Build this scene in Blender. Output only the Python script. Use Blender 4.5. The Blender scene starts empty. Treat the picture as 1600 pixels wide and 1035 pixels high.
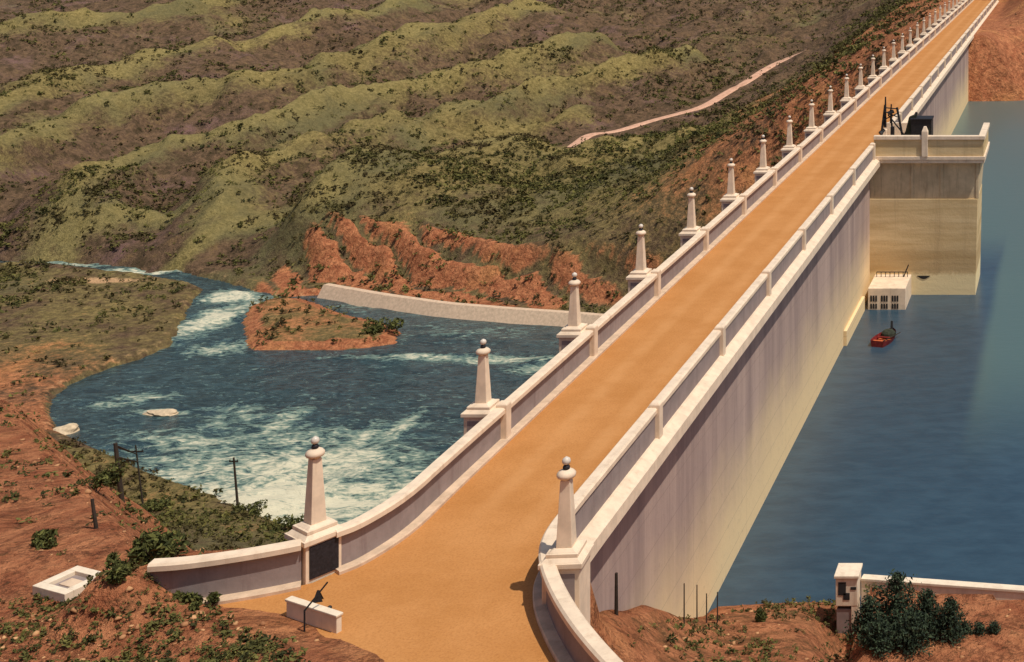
import bpy, bmesh, math, random
import numpy as np
from mathutils import Vector, Matrix

SC = bpy.context.scene
COL = SC.collection
random.seed(7)
RNG = np.random.default_rng(11)

# ------------------------------------------------------------------ camera, sky, sun, exposure
EYE = 20.0                       # camera height above the roadway (m)
FP, VX, VY = 2000.0, 1660.0, -130.0   # focal length and dam vanishing point in photo pixels
cam = bpy.data.objects.new("camera", bpy.data.cameras.new("camera"))
COL.objects.link(cam)
cam.location = (0, 0, EYE)
cam.rotation_euler = (math.radians(90), 0, 0)
cam.data.sensor_width = 36
cam.data.lens = 36 * FP / 1600
cam.data.shift_x = (800 - VX) / 1600
cam.data.shift_y = (VY - 517.5) / 1600
cam.data.clip_start = 0.5
cam.data.clip_end = 8000
SC.camera = cam

SUN = Vector((0.41, -0.17, 0.90)).normalized()
elev = math.asin(SUN.z)
rot = math.atan2(SUN.x, SUN.y)
w = bpy.data.worlds.new("World"); SC.world = w; w.use_nodes = True
nt = w.node_tree
sky = nt.nodes.new("ShaderNodeTexSky"); sky.sky_type = 'NISHITA'; sky.sun_disc = False
sky.sun_elevation = elev; sky.sun_rotation = rot; sky.dust_density = 2.0
bg = nt.nodes["Background"]; bg.inputs[1].default_value = 0.088
nt.links.new(sky.outputs[0], bg.inputs[0])
sl = bpy.data.lights.new("sun", 'SUN'); sl.energy = 3.6; sl.angle = math.radians(0.5); sl.color = (1.0, 0.94, 0.84)
so = bpy.data.objects.new("sun", sl); COL.objects.link(so)
so.rotation_euler = SUN.to_track_quat('Z', 'Y').to_euler()
SC.view_settings.view_transform = 'Standard'
SC.view_settings.look = 'None'
SC.view_settings.exposure = 0.0
SC.view_settings.gamma = 1.0

def srgb(r, g, b, k=1.0):
    f = lambda c: (c / 255 / 12.92 if c / 255 <= 0.04045 else ((c / 255 + 0.055) / 1.055) ** 2.4)
    return (f(r) * k, f(g) * k, f(b) * k, 1)

def back(px, py, z):             # photo pixel + height -> world x, y
    Y = FP * (EYE - z) / (py - VY)
    return (px - VX) / FP * Y, Y

# ------------------------------------------------------------------ object helpers
def tag(o, label=None, cat=None, group=None, kind=None):
    if label: o['label'] = label; o['kind'] = 'thing'
    if cat: o['category'] = cat
    if group: o['group'] = group
    if kind: o['kind'] = kind
    return o

def empty(name, loc=(0, 0, 0), rz=0.0, label=None, cat=None, group=None):
    o = bpy.data.objects.new(name, None); COL.objects.link(o)
    o.location = loc; o.rotation_euler = (0, 0, rz); o.empty_display_size = 0.3
    return tag(o, label, cat, group)

def mesh_obj(name, verts, faces, mat, parent=None, smooth=False):
    me = bpy.data.meshes.new(name)
    me.from_pydata([tuple(v) for v in verts], [], [tuple(f) for f in faces])
    me.validate(); me.update()
    if mat: me.materials.append(mat)
    if smooth: me.polygons.foreach_set('use_smooth', [True] * len(me.polygons))
    o = bpy.data.objects.new(name, me); COL.objects.link(o)
    if parent: o.parent = parent
    return o

def np_mesh(name, V, F, mat, smooth=False, attrs=None, parent=None):
    """V (n,3), F (m,k) numpy arrays"""
    V = np.asarray(V, dtype=np.float32); F = np.asarray(F, dtype=np.int32); k = F.shape[1]
    me = bpy.data.meshes.new(name)
    me.vertices.add(len(V)); me.vertices.foreach_set('co', V.ravel())
    me.loops.add(F.size); me.loops.foreach_set('vertex_index', F.ravel())
    me.polygons.add(len(F)); me.polygons.foreach_set('loop_start', np.arange(0, F.size, k, dtype=np.int32))
    if smooth: me.polygons.foreach_set('use_smooth', np.ones(len(F), dtype=bool))
    me.update(calc_edges=True)
    for n, a in (attrs or {}).items():
        at = me.attributes.new(n, 'FLOAT', 'POINT'); at.data.foreach_set('value', np.asarray(a, dtype=np.float32))
    me.materials.append(mat)
    o = bpy.data.objects.new(name, me); COL.objects.link(o)
    if parent: o.parent = parent
    return o

class MB:
    """collects shapes for ONE mesh object"""
    def __init__(s): s.v = []; s.f = []
    def add(s, vs, fs):
        n = len(s.v); s.v += [tuple(v) for v in vs]; s.f += [tuple(i + n for i in f) for f in fs]; return s
    def box(s, x0, x1, y0, y1, z0, z1):
        return s.frustum((x0, x1, y0, y1, z0), (x0, x1, y0, y1, z1))
    def frustum(s, a, b):
        vs = [(a[0], a[2], a[4]), (a[1], a[2], a[4]), (a[1], a[3], a[4]), (a[0], a[3], a[4]),
              (b[0], b[2], b[4]), (b[1], b[2], b[4]), (b[1], b[3], b[4]), (b[0], b[3], b[4])]
        return s.add(vs, [(3, 2, 1, 0), (4, 5, 6, 7), (0, 1, 5, 4), (1, 2, 6, 5), (2, 3, 7, 6), (3, 0, 4, 7)])
    def bar(s, p, q, r, r2=None, n=6):
        p = Vector(p); q = Vector(q); r2 = r if r2 is None else r2
        d = (q - p).normalized(); a = d.orthogonal().normalized(); b = d.cross(a)
        vs = []
        for c, rr in ((p, r), (q, r2)):
            for i in range(n):
                t = 2 * math.pi * (i + 0.5) / n
                vs.append(c + a * (rr * math.cos(t)) + b * (rr * math.sin(t)))
        fs = [(i, (i + 1) % n, n + (i + 1) % n, n + i) for i in range(n)]
        fs += [tuple(range(n - 1, -1, -1)), tuple(range(n, 2 * n))]
        return s.add(vs, fs)
    def lathe(s, prof, n=16, c=(0, 0, 0)):
        vs = []; m = len(prof)
        for r, z in prof:
            for i in range(n):
                t = 2 * math.pi * i / n
                vs.append((c[0] + r * math.cos(t), c[1] + r * math.sin(t), c[2] + z))
        fs = [(k * n + i, k * n + (i + 1) % n, (k + 1) * n + (i + 1) % n, (k + 1) * n + i) for k in range(m - 1) for i in range(n)]
        fs += [tuple(range(n - 1, -1, -1)), tuple((m - 1) * n + i for i in range(n))]
        return s.add(vs, fs)
    def sweep(s, path, sec):
        """sec: closed (u, z) outline; u along the left normal of the path"""
        path = [p for i, p in enumerate(path) if i == 0 or math.hypot(p[0] - path[i - 1][0], p[1] - path[i - 1][1]) > 1e-4]
        n = len(path); m = len(sec); vs = []
        for i, p in enumerate(path):
            a = Vector(path[max(i - 1, 0)]); b = Vector(path[min(i + 1, n - 1)])
            p = Vector(p)
            if 0 < i < n - 1:
                t0 = (p - a).normalized(); t1 = (b - p).normalized(); t = (t0 + t1).normalized()
                k = 1 / max(0.5, t.dot(t0))
            else:
                t = (b - a).normalized(); k = 1
            nx, ny = -t.y * k, t.x * k
            for u, z in sec: vs.append((p.x + nx * u, p.y + ny * u, z))
        fs = []
        for i in range(n - 1):
            for j in range(m):
                fs.append((i * m + j, i * m + (j + 1) % m, (i + 1) * m + (j + 1) % m, (i + 1) * m + j))
        fs += [tuple(range(m - 1, -1, -1)), tuple((n - 1) * m + j for j in range(m))]
        return s.add(vs, fs)
    def build(s, name, mat, parent=None, bevel=0.0, smooth=False, seg=2):
        o = mesh_obj(name, s.v, s.f, mat, parent)
        bm = bmesh.new(); bm.from_mesh(o.data)
        bmesh.ops.recalc_face_normals(bm, faces=bm.faces)
        if bevel:
            es = [e for e in bm.edges if len(e.link_faces) == 2 and e.calc_face_angle(0) > 0.5]
            bmesh.ops.bevel(bm, geom=es, offset=bevel, segments=seg, profile=0.6, affect='EDGES', clamp_overlap=True)
        bm.to_mesh(o.data); bm.free()
        if smooth: o.data.polygons.foreach_set('use_smooth', [True] * len(o.data.polygons))
        return o

def clone(o, name=None):
    c = o.copy(); COL.objects.link(c)
    for ch in list(o.children):
        k = ch.copy(); COL.objects.link(k); k.parent = c
        for g in list(ch.children):
            h = g.copy(); COL.objects.link(h); h.parent = k
    return c

# ------------------------------------------------------------------ materials
class NT:
    def __init__(s, name, rough=0.85, spec=0.3):
        s.m = bpy.data.materials.new(name); s.m.use_nodes = True; s.t = s.m.node_tree
        s.p = s.t.nodes["Principled BSDF"]; s.p.inputs['Roughness'].default_value = rough
        s.p.inputs['Specular IOR Level'].default_value = spec
    def n(s, typ, **kw):
        x = s.t.nodes.new(typ)
        for k, v in kw.items(): setattr(x, k, v)
        return x
    def link(s, a, b): s.t.links.new(a, b)
    def put(s, sock, v):
        if hasattr(v, 'is_output'): s.link(v, sock)
        else: sock.default_value = v
    def pos(s, scale=(1, 1, 1), loc=(0, 0, 0), rot=(0, 0, 0)):
        g = s.n("ShaderNodeNewGeometry"); mp = s.n("ShaderNodeMapping")
        mp.inputs['Scale'].default_value = scale; mp.inputs['Location'].default_value = loc; mp.inputs['Rotation'].default_value = rot
        s.link(g.outputs['Position'], mp.inputs[0]); return mp.outputs[0]
    def noise(s, scale, detail=6, rough=0.6, vec=None, dist=0.0):
        x = s.n("ShaderNodeTexNoise"); x.inputs['Scale'].default_value = scale; x.inputs['Detail'].default_value = detail
        x.inputs['Roughness'].default_value = rough; x.inputs['Distortion'].default_value = dist
        s.link(vec if vec is not None else s.pos(), x.inputs['Vector']); return x.outputs['Fac']
    def ramp(s, fac, a, b, c0=0.0, c1=1.0, smooth=True):
        x = s.n("ShaderNodeMapRange"); x.clamp = True
        if smooth: x.interpolation_type = 'SMOOTHSTEP'
        s.put(x.inputs[0], fac); x.inputs[1].default_value = a; x.inputs[2].default_value = b
        x.inputs[3].default_value = c0; x.inputs[4].default_value = c1; return x.outputs[0]
    def mix(s, fac, a, b, typ='MIX'):
        x = s.n("ShaderNodeMix", data_type='RGBA', blend_type=typ); x.clamp_factor = True
        s.put(x.inputs[0], fac); s.put(x.inputs[6], a); s.put(x.inputs[7], b); return x.outputs[2]
    def math(s, op, a, b=0.0):
        x = s.n("ShaderNodeMath", operation=op); s.put(x.inputs[0], a); s.put(x.inputs[1], b); return x.outputs[0]
    def attr(s, name):
        return s.n("ShaderNodeAttribute", attribute_name=name).outputs['Fac']
    def sepz(s, axis=2):
        g = s.n("ShaderNodeNewGeometry"); x = s.n("ShaderNodeSeparateXYZ"); s.link(g.outputs['Position'], x.inputs[0]); return x.outputs[axis]
    def bump(s, h, strength=0.4, dist=0.05):
        b = s.n("ShaderNodeBump"); b.inputs['Strength'].default_value = strength; b.inputs['Distance'].default_value = dist
        s.link(h, b.inputs['Height']); s.link(b.outputs[0], s.p.inputs['Normal'])
    def col(s, c): s.put(s.p.inputs['Base Color'], c); return s.m

def simple(name, base, var=0.25, scale=3.0, rough=0.85, bump=0.25, bd=0.02, streak=0.0, dirt=None):
    t = NT(name, rough)
    n1 = t.noise(scale, 8, 0.65); n2 = t.noise(scale * 9, 4, 0.6)
    lo = tuple(c * (1 - var) for c in base[:3]) + (1,); hi = tuple(min(1, c * (1 + var * 0.5)) for c in base[:3]) + (1,)
    c = t.mix(t.ramp(n1, 0.3, 0.7), lo, hi)
    if streak:
        ns = t.noise(1.0, 6, 0.7, t.pos((3.0, 3.0, 0.25)))
        c = t.mix(t.math('MULTIPLY', t.ramp(ns, 0.5, 0.75), streak), c, dirt or (0.25, 0.2, 0.15, 1))
    t.bump(t.math('ADD', n1, t.math('MULTIPLY', n2, 0.6)), bump, bd)
    return t.col(c)

M = {}
M['cream'] = simple('cream_painted_concrete', srgb(243, 218, 188, .88), 0.14, 1.6, 0.7, 0.2, 0.015, 0.35, srgb(160, 125, 95))
M['panel'] = simple('mauve_grey_concrete', srgb(156, 140, 134, .88), 0.16, 1.3, 0.9, 0.3, 0.02, 0.5, srgb(112, 90, 88))
M['curb'] = simple('pale_curb_concrete', srgb(226, 196, 165, .85), 0.2, 2.0, 0.85, 0.3, 0.02, 0.3, srgb(160, 120, 90))
M['dark'] = simple('dark_iron', (0.018, 0.017, 0.018, 1), 0.4, 6, 0.55, 0.2, 0.01)
M['bronze'] = simple('black_bronze', (0.022, 0.02, 0.024, 1), 0.5, 12, 0.6, 0.3, 0.01)
M['wood'] = simple('weathered_dark_wood', (0.045, 0.032, 0.022, 1), 0.4, 5, 0.9, 0.4, 0.01)
M['globe'] = simple('milk_glass', (0.66, 0.58, 0.48, 1), 0.05, 4, 0.25, 0.05, 0.005)
M['white'] = simple('whitewash', srgb(244, 224, 196, .88), 0.12, 2.5, 0.8, 0.25, 0.012, 0.35, srgb(165, 130, 100))
M['hole'] = simple('dark_recess', (0.03, 0.027, 0.025, 1), 0.3, 3, 0.9, 0.1, 0.01)
M['boat_red'] = simple('red_boat_paint', (0.20, 0.022, 0.02, 1), 0.4, 5, 0.5, 0.2, 0.01)
M['boat_orange'] = simple('orange_boat_boards', (0.55, 0.13, 0.04, 1), 0.3, 6, 0.6, 0.2, 0.01)
M['canvas'] = simple('dark_green_canvas', (0.035, 0.04, 0.025, 1), 0.4, 4, 0.9, 0.4, 0.02)
M['rock'] = simple('pale_river_rock', srgb(225, 200, 165, .8), 0.3, 1.5, 0.9, 0.6, 0.08)

t = NT('road_surface', 0.95, 0.15)                       # oiled orange gravel
n1 = t.noise(0.35, 8, 0.7); n2 = t.noise(14, 5, 0.7); n3 = t.noise(0.9, 5, 0.6, t.pos((1.6, 0.10, 1)))
c = t.mix(t.ramp(n1, 0.3, 0.72), srgb(188, 128, 70, .94), srgb(202, 142, 84, .95))
c = t.mix(t.math('MULTIPLY', t.ramp(n3, 0.48, 0.75), 0.12), c, srgb(176, 116, 60, .9))
c = t.mix(t.ramp(n2, 0.40, 0.72, 0, 0.5), c, srgb(166, 106, 56, .85))
xo = t.math('ABSOLUTE', t.math('SUBTRACT', t.math('ABSOLUTE', t.math('ADD', t.sepz(0), 18.45)), 0.95))
trk = t.math('MULTIPLY', t.ramp(xo, 0.55, 0.1), t.math('MULTIPLY', t.ramp(t.sepz(1), 38, 46), t.ramp(t.noise(0.5, 5, 0.7), 0.35, 0.6, 0.1, .35)))
c = t.mix(trk, c, srgb(214, 158, 102, .95))
stn = t.noise(0.8, 7, 0.75); c = t.mix(t.ramp(stn, 0.6, 0.75, 0, .22), c, srgb(140, 90, 52, .8))
t.bump(n2, 0.5, 0.03); M['road'] = t.col(c)

t = NT('dam_concrete', 0.9, 0.2)                         # mineral-ringed upstream face
z = t.sepz(); ns = t.noise(1.0, 7, 0.7, t.pos((0.6, 0.6, 0.045))); nb = t.noise(0.16, 6, 0.6); nf = t.noise(3, 8, 0.7)
zz = t.math('ADD', z, t.math('MULTIPLY', t.math('SUBTRACT', nb, 0.5), 5.0))
c = t.mix(t.ramp(ns, 0.3, 0.7), srgb(156, 134, 126, .94), srgb(190, 164, 150, .95))
c = t.mix(t.ramp(zz, -4.0, -10.5), c, srgb(232, 204, 156, 1.0))
c = t.mix(t.ramp(nf, 0.55, 0.8, 0, 0.4), c, srgb(120, 98, 95, .9))
br = t.n("ShaderNodeTexBrick"); br.inputs['Scale'].default_value = 1; br.inputs['Mortar Size'].default_value = 0.012
br.inputs['Brick Width'].default_value = 9.2; br.inputs['Row Height'].default_value = 1.5; br.offset = 0.0
sx = t.n("ShaderNodeCombineXYZ"); t.link(t.sepz(1), sx.inputs[0]); t.link(z, sx.inputs[1]); t.link(sx.outputs[0], br.inputs['Vector'])
c = t.mix(t.math('MULTIPLY', br.outputs['Fac'], 0.45), c, srgb(110, 92, 90))
t.bump(nf, 0.3, 0.05); M['dam'] = t.col(c)

t = NT('tower_concrete', 0.9, 0.2)
z = t.sepz(); nb = t.noise(0.5, 6, 0.6, t.pos((0.25, 0.25, 2.5))); nf = t.noise(4, 8, 0.7); ns = t.noise(1.0, 6, 0.7, t.pos((1.2, 1.2, 0.06)))
c = t.mix(t.ramp(nb, 0.3, 0.7), srgb(202, 172, 122, .95), srgb(232, 204, 156, .95))
c = t.mix(t.ramp(ns, 0.5, 0.75, 0, 0.4), c, srgb(150, 124, 92))
zz = t.math('ADD', z, t.math('MULTIPLY', t.math('SUBTRACT', nf, 0.5), 0.7))
c = t.mix(t.ramp(zz, -9.3, -9.7), c, srgb(245, 222, 170, .95))
c = t.mix(t.math('MULTIPLY', t.ramp(zz, -6.9, -7.9), t.ramp(zz, -9.4, -9.1, 0, .55)), c, srgb(172, 142, 98))
t.bump(t.math('ADD', nf, nb), 0.35, 0.06); M['tower'] = t.col(c)
M['tower_band'] = simple('grey_weathered_concrete', srgb(214, 190, 152, .95), 0.22, 0.6, 0.9, 0.3, 0.04, 0.5, srgb(110, 92, 74))

# --- terrain material: attributes say what grows or lies where, and paint sunlit crests over dark flanks
t = NT('hillside_ground', 1.0, 0.1)
gn = t.noise(0.09, 8, 0.65); fn = t.noise(0.9, 8, 0.7); sp = t.noise(2.6, 5, 0.7); big = t.noise(0.03, 4, 0.5)
brown = t.mix(t.ramp(fn, 0.3, 0.7), srgb(88, 70, 54), srgb(128, 102, 78))
brown = t.mix(t.ramp(gn, 0.50, 0.72), brown, srgb(128, 98, 92))
green = t.mix(t.ramp(fn, 0.3, 0.72), srgb(104, 92, 54), srgb(158, 138, 88))
mid = t.noise(0.32, 7, 0.7); green = t.mix(t.ramp(big, 0.42, 0.65, 0, .7), green, srgb(106, 102, 72))
green = t.mix(t.ramp(mid, 0.52, 0.66, 0, .55), green, srgb(84, 74, 46)); brown = t.mix(t.ramp(mid, 0.40, 0.52, .6, 0), brown, srgb(62, 54, 36)); brown = t.mix(t.ramp(mid, 0.56, 0.66, 0, .5), brown, srgb(138, 112, 74))
red = t.mix(t.ramp(fn, 0.28, 0.72), srgb(158, 92, 62), srgb(212, 142, 98))
red = t.mix(t.ramp(gn, 0.5, 0.7, 0, 0.6), red, srgb(212, 150, 94))
fl = t.math('ADD', t.attr('grass'), t.math('ADD', t.math('MULTIPLY', t.math('SUBTRACT', fn, 0.5), 0.8), t.math('MULTIPLY', t.math('SUBTRACT', gn, 0.5), 1.5)))
crk = t.math('ABSOLUTE', t.math('SUBTRACT', t.noise(0.28, 8, 0.75, None, 0.8), 0.5))
red = t.mix(t.ramp(crk, 0.03, 0.0, 0, .6), red, srgb(92, 54, 36)); red = t.mix(t.ramp(mid, 0.52, 0.66, 0, .3), red, srgb(122, 72, 48))
fc = t.math('ADD', t.attr('crest_light'), t.math('MULTIPLY', t.math('SUBTRACT', mid, 0.5), 1.2))
green = t.mix(t.ramp(fc, 0.45, 1.15, 0, .5), green, t.mix(t.ramp(fn, 0.3, 0.7), srgb(138, 124, 72), srgb(178, 158, 100)))  # ridge tops painted paler, as if sunlit
c = t.mix(t.ramp(fl, 0.25, 0.75), brown, green)
fr = t.math('ADD', t.attr('red'), t.math('MULTIPLY', t.math('SUBTRACT', gn, 0.5), 0.9))
fr = t.math('ADD', fr, t.math('MULTIPLY', t.math('SUBTRACT', fn, 0.5), 0.7))
c = t.mix(t.ramp(fr, 0.35, 0.65), c, red)
fs = t.math('ADD', t.attr('sand'), t.math('MULTIPLY', t.math('SUBTRACT', fn, 0.5), 0.9))
c = t.mix(t.ramp(fs, 0.35, 0.65), c, srgb(208, 166, 122))
c = t.mix(t.ramp(sp, 0.54, 0.68, 0, 0.65), c, srgb(62, 54, 32))
t.bump(t.math('ADD', t.math('ADD', t.math('MULTIPLY', fn, 1.0), t.math('MULTIPLY', mid, 1.6)), t.math('MULTIPLY', sp, 0.5)), 1.0, 0.6); M['ground'] = t.col(c)

t = NT('dirt_track', 1.0, 0.1)
fn = t.noise(0.8, 8, 0.7)
t.bump(fn, 0.4, 0.2); M['track'] = t.col(t.mix(t.ramp(fn, 0.3, 0.7), srgb(186, 142, 116), srgb(220, 176, 148)))

t = NT('scrub_leaves', 0.9, 0.15)
r = t.attr('rnd'); fn = t.noise(0.05, 4, 0.6)
c = t.mix(t.ramp(r, 0.0, 1.0, smooth=False), srgb(50, 52, 28), srgb(122, 116, 62))
c = t.mix(t.ramp(fn, 0.45, 0.62, 0, 0.6), c, srgb(78, 60, 42))
M['scrub'] = t.col(c)
t = NT('conifer_leaves', 0.85, 0.2)
r = t.attr('rnd')
M['conifer'] = t.col(t.mix(r, srgb(24, 34, 28), srgb(74, 88, 62)))
t = NT('bush_leaves', 0.85, 0.2)
r = t.attr('rnd')
M['bush'] = t.col(t.mix(r, srgb(40, 46, 22), srgb(112, 112, 58)))

t = NT('river_water', 0.22, 0.5)
v1 = t.pos((0.13, 0.22, 1)); v2 = t.pos((0.40, 0.8, 1))
w1 = t.noise(1.0, 7, 0.62, v1, 2.4); w2 = t.noise(1.0, 6, 0.68, v2, 1.6); w3 = t.noise(1.0, 4, 0.6, t.pos((0.9, 2.6, 1)))
deep = t.mix(t.ramp(w2, 0.35, 0.7), srgb(36, 53, 55, .9), srgb(72, 96, 98, .9))
f = t.math('ADD', t.math('MULTIPLY', t.attr('foam'), 1.55), t.math('MULTIPLY', t.math('SUBTRACT', w1, 0.5), 2.6))
f = t.math('ADD', f, t.math('MULTIPLY', t.math('SUBTRACT', w2, 0.5), 2.0))
f = t.math('ADD', f, t.math('MULTIPLY', t.math('SUBTRACT', w3, 0.5), 1.5))
milky = t.mix(t.ramp(f, 0.25, 0.95, 0, 0.8), deep, srgb(124, 150, 134, .88))
c = t.mix(t.ramp(f, 0.70, 1.55), milky, srgb(222, 214, 184, .88))
t.link(t.ramp(f, 0.4, 0.9, 0.2, 0.8), t.p.inputs['Roughness'])
t.bump(t.math('ADD', w2, t.math('MULTIPLY', w3, 0.5)), 0.7, 0.5); M['river'] = t.col(c)

t = NT('reservoir_water', 0.3, 0.35)
w2 = t.noise(1.0, 6, 0.65, t.pos((0.5, 1.2, 1)), 0.4); w3 = t.noise(1.0, 4, 0.6, t.pos((2.0, 4.0, 1)))
lg = t.noise(0.05, 3, 0.5)
c = t.mix(t.ramp(w2, 0.3, 0.7), srgb(46, 68, 83, .87), srgb(56, 80, 95, .88))
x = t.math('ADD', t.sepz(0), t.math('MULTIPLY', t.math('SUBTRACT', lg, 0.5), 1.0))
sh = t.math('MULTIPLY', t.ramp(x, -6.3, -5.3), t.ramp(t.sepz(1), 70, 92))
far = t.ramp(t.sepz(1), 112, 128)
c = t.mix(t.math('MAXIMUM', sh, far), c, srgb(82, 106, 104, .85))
t.bump(t.math('ADD', w2, t.math('MULTIPLY', w3, 0.6)), 0.2, 0.06); M['reservoir'] = t.col(c)

# ------------------------------------------------------------------ terrain (one sheet)
def vnoise(x, y, seed=0):
    xi = np.floor(x).astype(np.int64); yi = np.floor(y).astype(np.int64); xf = x - xi; yf = y - yi
    def h(a, b):
        k = (a * 374761393 + b * 668265263 + seed * 974634777) & 0xffffffff
        k = ((k ^ (k >> 13)) * 1274126177) & 0xffffffff
        return ((k ^ (k >> 16)) & 0xffff) / 65535.0
    u = xf * xf * (3 - 2 * xf); v = yf * yf * (3 - 2 * yf)
    return (h(xi, yi) * (1 - u) + h(xi + 1, yi) * u) * (1 - v) + (h(xi, yi + 1) * (1 - u) + h(xi + 1, yi + 1) * u) * v
def fbm(x, y, s, o=4, seed=0, g=0.5):
    a = 1; tot = 0; r = 0
    for i in range(o):
        r = r + a * (vnoise(x / s, y / s, seed + i) - 0.5) * 2; tot += a; a *= g; s /= 2.03
    return r / tot
def sstep(a, b, x):
    q = np.clip((x - a) / (np.asarray(b) - a), 0, 1); return q * q * (3 - 2 * q)
def pdist(X, Y, pts, zs=None):
    best = np.full(X.shape, 1e9); zz = np.zeros(X.shape)
    for i in range(len(pts) - 1):
        ax, ay = pts[i]; bx, by = pts[i + 1]; dx, dy = bx - ax, by - ay
        q = np.clip(((X - ax) * dx + (Y - ay) * dy) / (dx * dx + dy * dy + 1e-9), 0, 1)
        d = np.hypot(X - ax - q * dx, Y - ay - q * dy); mk = d < best
        best = np.where(mk, d, best)
        if zs is not None: zz = np.where(mk, zs[i] + q * (zs[i + 1] - zs[i]), zz)
    return (best, zz) if zs is not None else best
def inside(X, Y, pts):
    r = np.zeros(X.shape, bool); n = len(pts)
    for i in range(n):
        ax, ay = pts[i]; bx, by = pts[(i + 1) % n]
        if ay == by: continue
        r ^= ((ay > Y) != (by > Y)) & (X < (bx - ax) * (Y - ay) / (by - ay) + ax)
    return r

RIV = -55.0; RES = -11.2
def rv(l): return [back(a, b, RIV) for a, b in l]
river_px = [(-120, 404), (40, 409), (120, 411), (200, 418), (300, 429), (345, 439), (400, 457), (440, 467), (510, 462),
            (600, 478), (700, 492), (800, 500), (890, 506), (960, 512)]
river_poly = rv(river_px) + [(-45, 225), (-45, 138), (-66, 141)] + rv([(560, 868), (440, 822), (330, 775), (230, 742), (150, 705),
            (95, 680), (75, 650), (78, 625), (110, 600), (160, 580), (220, 560), (268, 537), (284, 505), (298, 475), (316, 454),
            (296, 445), (210, 431), (120, 424), (40, 421), (-120, 415)])
isl_poly = rv([(380, 500), (386, 480), (420, 468), (470, 466), (500, 476), (540, 492), (600, 505), (626, 520), (620, 538), (560, 546), (480, 549), (400, 549), (384, 535)])

def ridge_pts(l, h):
    r = []
    for px, py in l:
        Y = (105.15 - h) / (0.11 + (py + 130) / 2000); r.append(((px - VX) / FP * Y, Y))
    return r
RIDGES = [
    ([(-160, 300), (42, 217), (84, 180), (197, 155), (281, 142), (407, 125), (490, 100), (600, 70), (720, 35), (850, 0)], 10, 15),
    ([(-120, 190), (42, 150), (84, 120), (160, 100), (260, 80), (400, 55), (520, 30), (640, 0)], 10, 16),
    ([(60, 335), (114, 293), (189, 247), (281, 222), (377, 209), (428, 188), (532, 150), (658, 125), (800, 92), (940, 60)], 11, 14),
    ([(315, 325), (365, 280), (415, 259), (490, 226), (574, 205), (658, 180), (760, 152), (860, 128), (980, 100), (1060, 80)], 10, 13),
    ([(20, 385), (93, 360), (197, 339), (302, 339)], 5.5, 9),
    ([(225, 402), (258, 390), (323, 368), (400, 358), (465, 356)], 5.5, 8),
    ([(520, 345), (580, 305), (640, 268), (720, 245), (800, 232), (900, 228), (1000, 236), (1080, 250)], 9, 20),
    ([(640, 225), (720, 205), (800, 185), (900, 165)], 6, 10),
    ([(-100, 60), (60, 40), (260, 15), (420, -20)], 10, 18),
]
RIDGES = [(ridge_pts(l, h), h, w_) for l, h, w_ in RIDGES]
CREST = [(-20, 33.5), (-23.5, 36.4), (-26.3, 37.8), (-33.5, 45), (-40, 52), (-48.6, 60), (-56, 68), (-75, 84), (-110, 112), (-160, 150), (-240, 190)]
CREST_POLY = CREST + [(-600, 190), (-600, -50), (-20, -50)]
CORR = [(-18.6, 300), (-18.6, 44), (-18.2, 38), (-15.5, 33), (-8, 26), (4, 19), (30, 12)]
CLIFF = [back(px, py, -50) for px, py in [(488, 410), (560, 412), (640, 420), (720, 436), (800, 446), (880, 452), (960, 460)]]

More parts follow.
